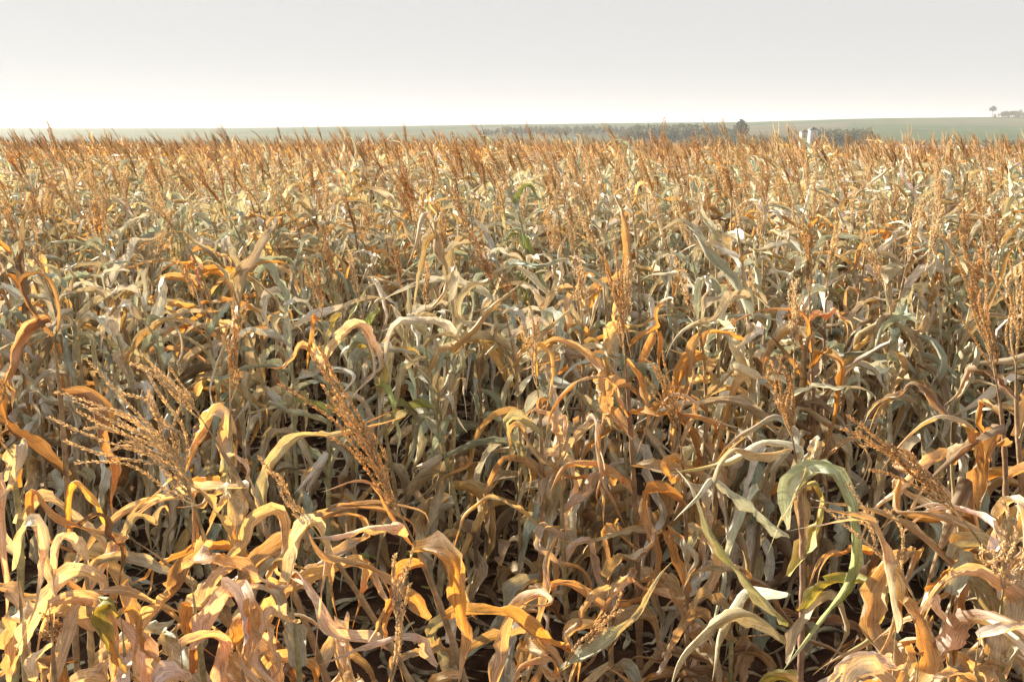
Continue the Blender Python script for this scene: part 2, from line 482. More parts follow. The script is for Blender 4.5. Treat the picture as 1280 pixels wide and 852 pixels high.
def stalk(g, P, lod, c, m=0, r0=0.0125, bare=False):
    n = len(P); s = np.linspace(0, 1, n)
    k = dict(hero=8, mid=6, near=4, far=3)[lod]
    rad = r0 * (1 - 0.55 * s - 0.3 * sstep(.85, 1, s))
    if bare: rad = rad * (1 - .7 * sstep(.75, 1, s))
    if lod in ('hero', 'mid'):
        node = np.abs(((s * 11) % 1) - 0.5)
        rad = rad * (1 + 0.30 * sstep(0.42, 0.5, node)) * (1.12 - 0.2 * ((s * 11 + 0.5) % 1))
        tint = 0.75 + 0.35 * ((s * 11 + .5) % 1)
        cc = np.asarray(c)[None] * tint[:, None] * (1 + rng.uniform(-.1, .1, (n, 1)))
    else:
        cc = np.broadcast_to(np.asarray(c), (n, 3))
    tube(g, P, rad, k, cc, m)

def spikelets(g, P, T, size, c, k, m):
    """many small seed-shaped husks along a tassel branch"""
    n = len(P)
    ph = np.arange(n) * 2.399 + rng.uniform(0, 6.28)
    ref = unit(np.cross(T, np.array([0.3, 0.8, 0.2])))
    ref2 = np.cross(T, ref)
    Rr = ref * np.cos(ph)[:, None] + ref2 * np.sin(ph)[:, None]
    ax = unit(T * 0.9 + Rr * rng.uniform(0.15, 0.5, (n, 1)) + rng.normal(0, .08, (n, 3)))
    e1 = unit(np.cross(ax, T + 0.01)); e2 = np.cross(ax, e1)
    L = size * rng.uniform(0.75, 1.3, n)
    q0 = P + Rr * size * 0.16
    a = np.arange(k) / k * 6.2832
    rings = []
    for t, r in ((0.0, 0.06), (0.45, 0.24), (1.0, 0.04)):
        ctr = q0 + ax * (L * t)[:, None]
        rings.append(ctr[:, None] + (e1[:, None] * np.cos(a)[None, :, None] + e2[:, None] * np.sin(a)[None, :, None]) * (L * r)[:, None, None])
    V = np.stack(rings, 1)                                # n,3,k,3
    q = grid_quads(3, k, True)
    Q = (q[None] + (np.arange(n) * 3 * k)[:, None, None]).reshape(-1, 4)
    cc = np.repeat(np.asarray(c)[None] * rng.uniform(0.65, 1.3, (n, 1)), 3 * k, 0)
    g.add(V.reshape(-1, 3), Q, None, cc, m)

def tassel(g, p, d, L, lod, nb, spread, c, m=0, lean=None):
    """p: base, d: direction of the middle spike, nb side branches"""
    d = unit(d)
    ref = unit(np.cross(d, np.array([0.2, 0.9, 0.1]))); ref2 = np.cross(d, ref)
    step = dict(hero=0.0027, mid=0.0065)
    br = [(p, d, L, 0.0)]
    for i in range(nb):
        f = rng.uniform(0.0, 0.34)
        ph = rng.uniform(0, 6.28)
        an = spread * rng.uniform(0.35, 1.15)
        dd = d * math.cos(an) + (ref * math.cos(ph) + ref2 * math.sin(ph)) * math.sin(an)
        if lean is not None: dd = unit(dd + np.asarray(lean) * rng.uniform(-.2, .5))
        br.append((p + d * L * f, dd, L * rng.uniform(0.5, 0.85), rng.uniform(0.0, 0.3)))
    for j, (b0, dd, l, sag) in enumerate(br):
        n = dict(hero=10, mid=7, near=4, far=2)[lod]
        t = np.linspace(0, 1, n + 1)[:, None]
        P = b0 + dd * l * t + np.array([0, 0, -1.0]) * sag * l * 0.45 * t ** 2.2
        if lean is not None: P = P + np.asarray(lean) * l * rng.uniform(.3, 1.0) * t ** 2
        P = P + d * 0.25 * l * sag * np.sin(t * 3.14) * 0.4 + rng.normal(0, .012, 3) * np.sin(t * 6.28) 
        tt = t[:, 0]
        if lod in ('hero', 'mid'):
            tube(g, P, 0.0016 * (1.25 - tt) * (1.6 if j == 0 else 1), 4 if lod == 'hero' else 3, np.asarray(c) * 0.8, m)
            ns = max(6, int(l * (0.92 if j else .85) / step[lod]))
            u = np.linspace(0.10 if j else 0.2, 1, ns)
            Pi = np.stack([np.interp(u, tt, P[:, k]) for k in range(3)], 1)
            Ti = unit(np.stack([np.interp(u, tt, np.gradient(P[:, k], tt)) for k in range(3)], 1))
            spikelets(g, Pi, Ti, 0.0092 if lod == 'hero' else 0.0135, c, 4 if lod == 'hero' else 3, m)
        else:
            r = (0.005 if j else 0.0062) * (1 if lod == 'near' else 1.2)
            rad = r * np.interp(tt, [0, .25, .75, 1], [.35, 1, .8, .15])
            tube(g, P, rad * rng.uniform(.85, 1.15, n + 1), 3, np.asarray(c) * rng.uniform(.7, 1.25), m)

def ear(g, p, d, L, r, kind):
    d = unit(np.asarray(d, float))
    n = 9; t = np.linspace(0, 1, n)
    P = p + d * L * t[:, None] + np.array([0, 0, -0.02]) * (t ** 2)[:, None]
    rad = r * np.interp(t, [0, .12, .4, .75, .92, 1], [.35, .8, 1, .72, .3, .08])
    tube(g, P, rad, 9, PAL[kind] * rng.uniform(.85, 1.1), 0)
    for i in range(4):                                     # loose husk blades round the ear
        a = i * 1.57 + rng.uniform(-.5, .5)
        e = unit(np.cross(d, [.3, .2, .9])); e2 = np.cross(d, e)
        rr = e * math.cos(a) + e2 * math.sin(a)
        l = L * rng.uniform(0.7, 1.25)
        tt = np.linspace(0, 1, 8)[:, None]
        Q = p + rr * r * np.interp(tt, [0, .15, .5, 1], [.4, 1.02, 1.15, rng.uniform(.7, 2.4)]) + d * l * tt
        blade(g, Q, r * 2.0, 3, np.cross(d, rr)[None], None, np.full(8, 0.9), kind, 0.15, tip='tan', base_narrow=.7)

STALKC = [(0.42, 0.30, 0.17), (0.34, 0.22, 0.13), (0.46, 0.36, 0.20), (0.40, 0.28, 0.17), (0.40, 0.37, 0.20)]
TASC = [(0.84, 0.68, 0.44), (0.76, 0.57, 0.33), (0.88, 0.74, 0.52), (0.66, 0.43, 0.21)]

def plant_geometry(foot, top, tdir, lod, style, tl, nb, spread, leaves=None, leaf_lo=0.15, lean=None, az0=None, stalk_c=None):
    lm = M_LEAF if lod == 'hero' or style == 'rust' else M_LEAF_FIELD
    """generators of one plant; yields (part name, Geo, material)"""
    P = stalk_curve(foot, top, tdir, dict(hero=44, mid=33, near=6, far=3)[lod])
    out = []
    sg = Geo(); sc_ = STALKC[rng.integers(len(STALKC))]; stalk(sg, P, lod, stalk_c or sc_, r0=rng.uniform(.012, .0165), bare=not tl); out.append(('stalk', sg, M_STALK))
    nleaf = leaves if leaves is not None else rng.integers(13, 16)
    hs_ = np.linspace(leaf_lo, 0.9 if tl else .985, nleaf) if nleaf else []
    az = rng.uniform(0, 6.28) if az0 is None else az0
    for i, h in enumerate(hs_):
        f = h * (len(P) - 1); k = int(f); p = P[k] + (P[min(k + 1, len(P) - 1)] - P[k]) * (f - k)
        lg = Geo(); auto_leaf(lg, p, h, az + i * math.pi + rng.normal(0, .5), lod, style); out.append(('leaf', lg, lm))
    if tl:
        tg = Geo(); tassel(tg, top, tdir, tl, lod, nb, spread, np.array(TASC[rng.integers(3 if lod == 'hero' else 4)]), lean=lean); out.append(('tassel', tg, M_TASSEL))
    return out, P

def put_plant(x, y, parts, label, group=None):
    z = float(ground_z(x, y))
    e = empty('corn_plant', (x, y, z))
    tag(e, label, 'corn plant', group)
    for name, g, mt in parts:
        build(name, g, mt, e)
    return e

def add_ear(out, P, style):
    f = rng.uniform(.42, .56); p = P[int(f * (len(P) - 1))]
    a = rng.uniform(0, 6.28); th = R(rng.choice([rng.uniform(25, 60), rng.uniform(120, 165)]))
    d = np.array([math.sin(th) * math.cos(a), math.sin(th) * math.sin(a), math.cos(th)])
    g = Geo(); ear(g, p + d * 0.02, d, rng.uniform(.17, .23), rng.uniform(.024, .031), rng.choice(['straw', 'bleach', 'tan'])); out.append(('ear', g, M_HUSK))

# ---- the plants of the front edge, each one noted from the photograph -------------------------------------------
#  tip px, tassel base px, depth, lower stalk px, style, leaves, branches, spread, label
FRONT = [
 ((178,432),(243,632),2.05,(300,850),'front',10,18,.38,(-.5,.0,-.12),'tan corn plant with the widest fan-shaped tassel, its branches sweeping over curled orange leaves'),
 ((292,378),(288,505),2.75,(305,640),'front',9,5,.14,None,'corn plant with a slim upright tassel behind the wide fan-shaped one'),
 ((196,440),(256,530),2.6,(300,640),'front',8,7,.30,(-.2,0,0),'corn plant with a short bent tassel between the fan-shaped tassel and the slim upright one'),
 ((405,442),(507,655),1.95,(556,850),'front',6,9,.16,(-.16,0,-.05),'corn plant with a long dark tassel leaning left over an orange leaf beside bare soil'),
 ((516,688),(486,862),1.75,(480,950),'front',5,4,.16,None,'low corn plant whose thin beaded tassel stands in front of the big orange leaf'),
 ((325,572),(392,662),1.95,(470,835),'front',4,2,.10,None,'bent corn plant with a thin tassel on a bare pale stalk crossing the soil gap'),
 ((18,592),(150,665),2.1,(300,748),'front',5,0,.1,None,'toppled corn plant, its bare thin stalk slanting across hanging orange leaves'),
 ((972,445),(990,545),2.3,(984,850),'limey',5,8,.32,None,'yellow-green corn plant with broad arching leaves and a purple stalk'),
 ((1095,520),(1204,650),1.95,(1245,745),'front',8,10,.18,(-.2,0,0),'corn plant with a heavy tassel drooping left beneath broad brown leaves'),
 ((1076,604),(1140,742),1.95,(1162,850),'front',7,4,.20,(-.15,0,0),'corn plant with a sparse few-branched tassel in front of the heavy drooping one'),
 ((1268,650),(1254,738),1.8,(1262,850),'front',7,9,.55,None,'short corn plant with a stubby open tassel at the right edge'),
 ((1206,285),(1244,470),2.6,(1236,680),'rust',9,8,.20,(-.1,0,0),'tall corn plant with a long narrow tassel above broad brown leaves'),
 ((1272,300),(1270,455),2.8,(1275,650),'front',8,6,.22,None,'tall corn plant with a tassel cut by the right edge of the view'),
 ((768,300),(781,445),3.2,(790,660),'rust',9,6,.13,None,'tall corn plant with a tight tassel and rust-orange leaves near the middle of the view'),
 ((838,440),(850,545),3.0,(852,680),'front',9,11,.42,(-.1,0,0),'corn plant with a bushy pale tassel just beside the rust-orange one'),
 ((660,378),(672,485),3.4,(672,640),'front',9,7,.2,None,'corn plant with a pale double tassel and one yellow drooping leaf'),
 ((1010,268),(1012,368),4.0,(1016,540),'rust',9,7,.14,None,'tall corn plant with a straight dense tassel and red-brown leaves behind the yellow-green one'),
 ((776,742),(706,835),1.95,(690,900),'front',5,2,.22,None,'low corn plant whose two-branched tassel points up to the right'),
 ((52,340),(62,395),2.7,(72,520),'brown',5,0,.1,None,'dark corn stalk with a curled rusty leaf hooped at its top, near the left edge'),
 ((390,320),(402,392),4.1,(405,520),'field',9,7,.25,(-.2,0,0),'corn plant with an orange leaf hanging under its small tassel, beyond the soil gap'),
 ((-20,470),(8,560),2.3,(10,700),'front',8,5,.25,None,'corn plant with a bleached white leaf at the left edge'),
 ((60,775),(70,800),1.75,(80,900),'front',9,9,.8,None,'low corn plant with a clumped broken tassel among curled leaves, lower left'),
 ((215,640),(235,700),1.8,(250,850),'front',9,0,.1,None,'tasselless corn plant of broad curled straw leaves under the fan-shaped tassel'),
 ((345,690),(360,720),1.85,(370,850),'front',8,0,.1,None,'tasselless corn plant of orange curled leaves beside the bare soil gap'),
 ((30,640),(20,700),1.75,(30,850),'front',9,0,.1,None,'tasselless corn plant with golden backlit leaves in the lower left corner'),
 ((150,700),(150,760),1.65,(155,880),'front',9,0,.1,None,'low corn plant showing a green-striped leaf among straw ones, lower left'),
 ((300,780),(300,800),1.7,(305,900),'front',8,0,.1,None,'low corn plant of folded white and orange leaves, left of the soil gap'),
 ((420,800),(430,830),2.1,(440,900),'front',7,0,.1,None,'collapsed corn plant with pale limp leaves lying over the soil gap'),
 ((1180,700),(1190,735),1.9,(1195,900),'front',9,0,.1,None,'tasselless corn plant with wavy straw leaves under the sparse tassel, lower right'),
 ((1110,745),(1120,780),1.75,(1120,900),'front',8,0,.1,None,'low corn plant with orange curled leaf ends, right of the yellow-green plant'),
 ((1230,760),(1225,790),1.6,(1230,900),'front',8,0,.1,None,'low corn plant of bleached leaves in the lower right corner'),
 ((1180,470),(1190,520),2.4,(1210,660),'brown',8,0,.1,None,'brown corn plant with a broad drooping purple-brown leaf beside the tall narrow tassel'),
 ((95,610),(100,650),1.95,(110,850),'front',10,0,.1,None,'tasselless corn plant with a folded golden leaf under the toppled bare stalk'),
 ((290,600),(295,650),2.15,(300,850),'front',10,0,.1,None,'tasselless corn plant of pale ribbon leaves just right of the fan-shaped tassel'),
 ((60,720),(60,750),1.6,(60,900),'front',10,0,.1,None,'low corn plant of bleached broken leaves beside the clumped tassel, lower left'),
 ((225,770),(225,800),1.6,(225,900),'front',10,0,.1,None,'low corn plant of broad rolled leaves at the bottom under the fan-shaped tassel'),
 ((1255,600),(1250,640),2.0,(1250,850),'front',10,0,.1,None,'tasselless corn plant with tan ribbon leaves behind the stubby open tassel'),
 ((1150,790),(1150,810),1.6,(1150,950),'front',9,0,.1,None,'low corn plant of curled straw leaves at the bottom under the sparse tassel'),
 ((860,650),(860,690),2.8,(860,850),'field',9,0,.1,None,'short tan corn plant left of the yellow-green plant'),
 ((1090,650),(1090,690),2.7,(1090,850),'brown',9,0,.1,None,'short brown corn plant in the dark gap right of the yellow-green plant'),
 ((560,770),(562,800),2.5,(565,900),'field',11,0,.1,None,'low corn plant of limp grey leaves at the bottom beside the big orange leaf'),
 ((655,770),(655,800),2.7,(655,900),'front',11,0,.1,None,'low corn plant with upright curled white leaf ends behind the two-branched tassel'),
 ((760,690),(762,720),2.9,(765,880),'field',12,0,.1,None,'short corn plant of hanging tan leaves under the rust-orange plant'),
 ((915,720),(915,750),2.7,(915,880),'brown',11,0,.1,None,'short corn plant of limp brown leaves under the yellow-green arching leaves'),
 ((700,480),(700,520),3.3,(705,690),'front',9,0,.1,None,'tasselless corn plant with golden forked leaves left of the rust-orange plant'),
]

def wpath(pts, d):
    """blade centre line: (px, py[, depth offset])"""
    return smooth_path([px_point(p[0], p[1], d + (p[2] if len(p) > 2 else 0)) for p in pts], 24)

# the blades that stand out in the photograph: plant index -> (points, width, colours, roll)
HERO_LEAVES = {
 7: [ ([(988,660),(1000,600,-.03),(1032,590,-.10),(1062,650,-.16),(1058,720,-.2),(1020,778,-.22),(978,838,-.25)],0.092,'lit_sage','lime',.5),
      ([(986,778),(955,745,-.05),(915,700,-.08),(885,655,-.1),(868,612,-.05),(845,585,.05)],0.076,'lime','lit_sage',.6),
      ([(986,668),(950,640,-.05),(915,612,-.08),(888,596,-.10),(870,620,-.14),(842,650,-.16)],0.082,'lit_sage','straw',-.3),
      ([(988,560),(950,565,-.03),(915,560,-.05),(893,588,-.10),(890,640,-.12)],0.059,'orange','tan',.3),
      ([(990,600),(1005,560,.02),(960,548,.06),(905,575,.08),(830,592,.10)],0.045,'straw','yellow',.5),
      ([(986,720),(1005,690,.05),(1030,640,.08),(1020,600,.1),(990,620,.05),(960,690,.03)],0.078,'yellow','lime',.4),
      ([(984,800),(950,770,.02),(890,780,-.05),(850,820,-.08),(835,870,-.1)],0.071,'tan','straw',-.4),
      ([(984,830),(1010,770,.0),(1042,745,-.06),(1055,780,-.1),(1030,840,-.12)],0.066,'straw','tan',.4),
      ([(985,740),(930,735,.12),(905,770,.1),(890,850,.1)],0.066,'lit_sage','straw',.2)],
 3: [ ([(512,668),(500,655,-.04),(470,655,-.07),(420,668,-.1),(385,672,-.1)],.055,'straw','tan',.5),
      ([(515,690),(540,690,-.03),(565,700,-.06),(575,760,-.10),(572,860,-.12)],.085,'orange','straw',.9),
      ([(540,770),(500,725,-.05),(450,700,-.08),(405,690,-.08),(375,640,-.02)],.078,'orange','tan',.3),
      ([(515,680),(490,640,.05),(460,600,.06),(400,615,.04)],.025,'orange','straw',.3),
      ([(548,830),(520,790,-.05),(470,800,-.1),(400,830,-.12)],.06,'bleach','straw',.2)],
 13:[ ([(786,520),(760,470,-.05),(720,475,-.1),(690,510,-.12),(680,560,-.1)],.06,'orange','orange',.4),
      ([(788,600),(745,575,-.1),(705,580,-.15),(685,620,-.18)],.075,'orange','orange',.6),
      ([(783,450),(800,480,.02),(808,520,-.02),(795,570,-.06)],.06,'orange','tan',-.5)],
 20:[ ([(10,600),(20,570,-.03),(30,555,-.08),(18,590,-.12),(-10,640,-.12)],.075,'bleach','bleach',.3),
      ([(10,680),(-5,640,-.05),(-8,600,-.08),(5,700,-.1),(8,790,-.1)],.07,'bleach','straw',.2)],
 6: [ ([(150,668),(70,640,-.02),(40,610,-.03),(45,660,-.05),(110,700,-.06)],.055,'orange','orange',.6),
      ([(140,660),(110,610,0),(95,600,0),(85,650,-.02),(90,690,-.02)],.05,'yellow','orange',.4)],
 31:[ ([(1225,640),(1240,560,-.03),(1255,530,-.06),(1200,560,-.1),(1140,620,-.14)],.085,'tan','brown',.5),
      ([(1235,600),(1215,530,-.05),(1165,520,-.1),(1120,560,-.12),(1100,590,-.12)],.06,'straw','orange',.4),
      ([(1232,700),(1220,640,-.05),(1215,600,-.06),(1180,660,-.1),(1150,760,-.12)],.09,'brown','tan',-.4)],
 18:[ ([(66,420),(40,380,-.03),(30,350,-.04),(55,345,-.06),(72,380,-.08),(62,450,-.08)],.036,'brown','tan',.4)],
 15:[ ([(672,470),(676,435,0),(684,440,-.02),(688,475,-.03),(680,520,-.04)],.05,'yellow','orange',.3)],
 19:[ ([(402,400),(392,392,0),(388,410,-.03),(384,450,-.04),(382,470,-.05)],.05,'orange','yellow',.3)],
 25:[ ([(150,770),(135,745,-.02),(120,760,-.05),(140,810,-.08),(185,870,-.1)],.055,'lime','straw',.3)],
 14:[ ([(852,560),(870,500,0),(845,490,0),(810,530,0)],.04,'straw','straw',.3)],
 17:[ ([(700,840),(760,800,-.05),(800,770,-.08),(828,715,-.08),(840,702,-.08)],.06,'sage','sage',.3),
      ([(702,850),(690,820,0),(650,830,-.03),(640,870,-.03)],.05,'orange','orange',.3)],
 16:[ ([(1014,480),(985,440,-.05),(955,410,-.06)],.045,'rust' if False else 'orange','brown',.4),
      ([(1015,440),(1005,390,0),(960,385,.05),(900,410,.08)],.04,'orange','orange',.3)],
}

count = 0
for i, (tip, base, d, low, style, nl, nb, spread, lean, label) in enumerate(FRONT):
    top = px_point(*base, d); lowp = px_point(*low, d)
    tipp = px_point(*tip, d - 0.05)
    tdir = unit(tipp - top)
    down = lowp - top
    k = (top[2]) / max(-down[2], 1e-3)
    fx = top[0] + np.clip(down[0] * k, -0.75, 0.75)
    foot = np.array([fx, d + rng.uniform(-.03, .05), 0.0])
    org = np.array([foot[0], foot[1], 0.0])
    gz = float(ground_z(foot[0], foot[1]))
    parts, P = plant_geometry(foot - org, top - org - np.array([0, 0, gz]), unit(tdir if nb or i in (6, 18) else tdir * .3 + np.array([0, 0, 1])), 'hero', style,
                              float(np.linalg.norm(tipp - top)) if nb else 0, nb, spread, leaves=nl, leaf_lo=0.3, lean=lean, stalk_c=(.36, .23, .17) if i == 7 else None)
    for pts, w, k0, k1, rl in HERO_LEAVES.get(i, []):
        lg = Geo(); Q = wpath(pts, d) - org - np.array([0, 0, gz])
        s = np.linspace(0, 1, 25)
        h = np.array([0.25, 1.0, 0.1]) if rl > 0 else np.array([-.3, .9, .35])
        blade(lg, Q, w, 8, h[None], rl * np.sin(s * 4) + 0.5 * s + .35 * np.sin(s * 11 + i), .55 + .7 * s + .35 * np.sin(s * 9 + 2 * i), k0, 0.25, tip=k1, base_narrow=.3, ragged=.8, stains=False)
        parts.append(('leaf', lg, M_LEAF_FIELD if i == 7 else M_LEAF))
    if rng.random() < .35: add_ear(parts, P, style)
    put_plant(foot[0], foot[1], parts, label)
    count += 1

rng = np.random.default_rng(5)
# ---- the rows behind ----------------------------------------------------------------------------------------------
SLOPE = math.tan(R(12))
row_y = [4.3, 5.2, 6.9] + list(6.9 + 0.8 * np.arange(1, 116))
spots = []
for k, ry in enumerate(row_y):
    sp = 0.205 if ry < 40 else 0.27
    x = np.arange(-90, 90, sp)
    x = x + rng.normal(0, .05, len(x)); y = ry - SLOPE * x + rng.normal(0, .07, len(x))
    keep = rng.random(len(x)) > 0.08
    spots.append(np.stack([x, y, np.full(len(x), k)], 1)[keep])
spots = np.concatenate(spots)
x, y = spots[:, 0], spots[:, 1]
inside = np.abs(x) < 0.655 * y + 0.15
left_m = (x > -0.66 * y - 12) & (x < 0.66 * y + 5) & (y > 0.9) & (y < 66)
hyp = np.hypot(x, y)
gap = ((x - (-1.1 )) / 0.75) ** 2 + ((y - 5.85) / 0.6) ** 2 < 1        # the bare patch
gap |= ((x - 2.0) / 0.5) ** 2 + ((y - 3.75) / 0.4) ** 2 < 1
gap |= ~inside & (hyp < 5) & (x < 0)
gap |= (hyp < 2.6)
ok = left_m & ~gap
spots, inside, hyp = spots[ok], inside[ok], hyp[ok]
order = np.argsort(np.where(inside, spots[:, 1], 1e9))
n_ind = 300 - count
ind, rest = order[:n_ind], order[n_ind:]

def field_height(n):
    h = rng.normal(1.0, 0.07, n)
    return np.clip(h, .84, 1.12) + (rng.random(n) < 0.22) * rng.uniform(.04, .17, n)

UNIQ = {}
ROWN = {0: 'first full row behind the front plants', 1: 'second full row behind the front plants', 2: 'third full row, past the bare patch'}
hs_ind = field_height(len(ind))
for j, idx in enumerate(ind):
    x, y, k = spots[idx]
    style = rng.choice(['field', 'sage', 'front', 'rust', 'brown', 'limey'], p=[.46, .17, .13, .1, .1, .04])
    H = 1.98 * hs_ind[j] * (1 + .03 * sstep(4, 7, y))
    lodged = 3.0 if rng.random() < .1 else 1.0
    ln = np.array([rng.normal(-.10, .12) * lodged, rng.normal(0, .10) * lodged, -.12 * (lodged - 1)])
    td = unit(np.array([rng.normal(-.22, .2), rng.normal(0, .18), 1]))
    tl = 0 if rng.random() < .25 else rng.uniform(.30, .40) + .1 * sstep(5, 9, y)
    parts, P = plant_geometry(np.zeros(3), np.array([0, 0, H]) + ln, td, 'mid', style, tl, rng.integers(5, 10), rng.uniform(.10, .28), leaves=18 if k < 3 else 12, leaf_lo=.08 if k < 3 else .22)
    if rng.random() < (.8 if k < 3 else .25): add_ear(parts, P, style)
    side = 'on the left' if x < -0.22 * y else 'on the right' if x > 0.22 * y else 'in the middle'
    row = ROWN.get(int(k), 'deeper rows past the bare patch')
    put_plant(x, y, parts, f'dry corn plant in the {row}, {side}', f'corn plants of the {row}, {side}')

# ---- everything further off: one mass -------------------------------------------------------------------------
def variant(lod):
    g = Geo()
    td = unit(np.array([rng.normal(-.38, .14), rng.normal(0, .15), 1]))
    top = np.array([rng.normal(-.10, .1), rng.normal(0, .08), 2.02])
    style = rng.choice(['field', 'field', 'sage', 'front', 'rust']) if lod == 'near' else rng.choice(['far', 'far', 'far', 'rust'])
    P = stalk_curve(np.zeros(3), top, td, dict(mid=12, near=6, far=3)[lod])
    stalk(g, P, lod if lod != 'mid' else 'near', STALKC[rng.integers(len(STALKC))], m=1, r0=.012)
    nl = dict(mid=11, near=11, far=7)[lod]
    az = rng.uniform(0, 6.28)
    for i, h in enumerate(np.linspace(.15 if lod != 'far' else .5, .9, nl)):
        f = h * (len(P) - 1); k = int(f); p = P[k] + (P[min(k + 1, len(P) - 1)] - P[k]) * (f - k)
        auto_leaf(g, p, h, az + i * math.pi + rng.normal(0, .5), lod, style, width=rng.uniform(.055, .098), m=0)
    c = np.array([TASC[1], TASC[3], TASC[3], TASC[0]][rng.integers(4)]) * (0.85 if lod == 'near' else .75)
    if rng.random() < .72: tassel(g, top, td, rng.uniform(.38, .56), 'near' if lod == 'mid' else lod, rng.integers(5, 9), rng.uniform(.10, .26), c, m=2, lean=(-.12, 0, 0))
    return g.arrays()

def bake(pts, variants):
    out = []
    which = rng.integers(0, len(variants), len(pts))
    hsc = field_height(len(pts)) * (1.0 + .01 * sstep(8, 14, pts[:, 1]))
    zz = ground_z(pts[:, 0], pts[:, 1])
    off = 0
    for vi, (v, q, uv, c, m) in enumerate(variants):
        sel = np.nonzero(which == vi)[0]
        if not len(sel): continue
        n = len(sel)
        a = rng.uniform(-.55, .55, n); ca, sa = np.cos(a)[:, None], np.sin(a)[:, None]
        s = hsc[sel][:, None]; sxy = s * rng.uniform(.9, 1.1, (n, 1))
        V = np.stack([(v[None, :, 0] * ca - v[None, :, 1] * sa) * sxy + pts[sel, 0][:, None],
                      (v[None, :, 0] * sa + v[None, :, 1] * ca) * sxy + pts[sel, 1][:, None],
                      v[None, :, 2] * s + zz[sel][:, None]], -1)
        Q = q[None] + (np.arange(n) * len(v))[:, None, None] + off
        C = c[None] * rng.uniform(.8, 1.15, (n, 1, 1)) * (1 + rng.uniform(-.05, .05, (n, 1, 3)))
        out.append((V.reshape(-1, 3), Q.reshape(-1, 4), np.tile(uv, (n, 1)), C.reshape(-1, 3), np.tile(m, n)))
        off += n * len(v)
    return [np.concatenate([o[i] for o in out]) for i in range(5)], off

rp = spots[rest]; rh = hyp[rest]
A, na = bake(rp[rh < 24], [variant('near') for _ in range(60)])
Bk, nb_ = bake(rp[rh >= 24], [variant('far') for _ in range(60)])
Bk[1] = Bk[1] + na
Bk[4] = np.where(Bk[4] == 0, 3, Bk[4])
allm = [np.concatenate([A[i], Bk[i]]) for i in range(5)]
print('stuff quads', len(allm[1]), 'plants', len(rp))
tag(build('corn_field', allm, [M_LEAF_NEAR, M_STALK, M_TASSEL, M_LEAF_FAR]), 'mass of ripe dry corn with red-brown tassels reaching to the horizon', kind='stuff')

# ------------------------------------------------------------------ fallen leaves and weeds on the soil
g = Geo()
for i in range(5200):
    x = rng.uniform(-6, 6); y = rng.uniform(2.2, 9.5)
    if abs(x) > 0.7 * y + .4: continue
    z = float(ground_z(x, y)) + rng.uniform(.02, .06)
    L = rng.uniform(.08, .36); a = rng.uniform(0, 6.28); n = 7
    s = np.linspace(0, 1, n + 1)
    aa = a + rng.normal(0, 1.3) * s
    D = np.stack([np.cos(aa), np.sin(aa), .15 * np.sin(s * rng.uniform(3, 9) + rng.uniform(0, 6))], 1)
    P = np.array([x, y, z]) + np.cumsum(D, 0) * L / n
    P[:, 2] = np.maximum(P[:, 2], z - .02)
    blade(g, P, rng.uniform(.02, .07), 2, None, rng.normal(0, .7) * s, np.full(n + 1, rng.uniform(.4, 1.6)), rng.choice(['tan', 'brown', 'brown', 'brown', 'straw']), .2, tip='brown')
tag(build('leaf_litter', g, M_LITTER), 'fallen dry corn leaves strewn over dark red-brown soil', kind='stuff')

def weed(px, py, d, h, label):
    p = px_point(px, py, d); x, y = p[0], p[1]; z = float(ground_z(x, y))
    e = tag(empty('weed', (x, y, z)), label, 'weed')
    sg = Geo(); tube(sg, [(0, 0, -.03), (.005, 0, h * .5), (0, .01, h)], [.003, .0025, .0015], 5, (.10, .20, .05)); build('stem', sg, M_WEED, e)
    for i in range(9):
        a = i * 2.4; lh = h * (.25 + .08 * i); L = rng.uniform(.04, .075)
        t = np.linspace(0, 1, 7)[:, None]
        P = np.array([0, 0, lh]) + np.array([math.cos(a), math.sin(a), 0]) * L * t + np.array([0, 0, .6]) * L * t * (1 - t)
        lg = Geo(); blade(lg, P, .035, 3, None, None, np.full(7, .4), 'green', .1, tip='green', base_narrow=.2); build('leaf', lg, M_WEED, e)
weed(622, 742, 4.0, .14, 'small green weed on bare soil between the corn stalks')
weed(655, 722, 4.15, .10, 'smaller green weed behind the other weed in the soil gap')

# ------------------------------------------------------------------ far buildings
def at(px, d):
    return (px - 640) / F_PX * d / 1.035, d

def silo(px, d, w, ztop, label, tint):
    x, y = at(px, d); z0 = float(ground_z(x, y)); H = ztop - z0; r = w / 2
    e = tag(empty('silo', (x, y, z0)), label, 'silo')
    g = Geo(); zz = np.linspace(-.3, H - r * .45, 30)
    rr = r * (1 + .012 * (np.arange(30) % 2)) * np.interp(zz / H, [0, 1], [1.06, .94])
    tube(g, np.stack([0 * zz, 0 * zz, zz], 1), rr, 28, tint); build('body', g, M_PAINT, e)
    g = Geo(); zz = np.array([H - r * .5, H - r * .42, H - .05, H + .12, H + .13])
    tube(g, np.stack([0 * zz, 0 * zz, zz], 1), np.array([1.04 * r, 1.05 * r, .35 * r, .3 * r, .001]), 28, (.20, .20, .22)); build('roof', g, M_PAINT, e)
    g = Geo()
    for sx in (-.2, .2): box(g, (sx - .03, -r * 1.12 - .1, 0), (sx + .03, -r * 1.12 - .04, H - r * .4), (.35, .35, .36))
    for k in range(int(H / .5)): box(g, (-.2, -r * 1.12 - .09, .3 + k * .5), (.2, -r * 1.12 - .05, .34 + k * .5), (.35, .35, .36))
    build('ladder', g, M_PAINT, e)
silo(1005.5, 300, 3.0, 2.2, 'white grain silo with a dark cap, the shorter of the pair rising behind the corn', (.78, .76, .73))  # slightly warmer white than its neighbour, toned as if sunlit
silo(1016.5, 302, 3.5, 3.1, 'white grain silo with a dark cap, the taller of the pair rising behind the corn', (.78, .77, .76))  # cooler white, toned as the shaded one of the pair

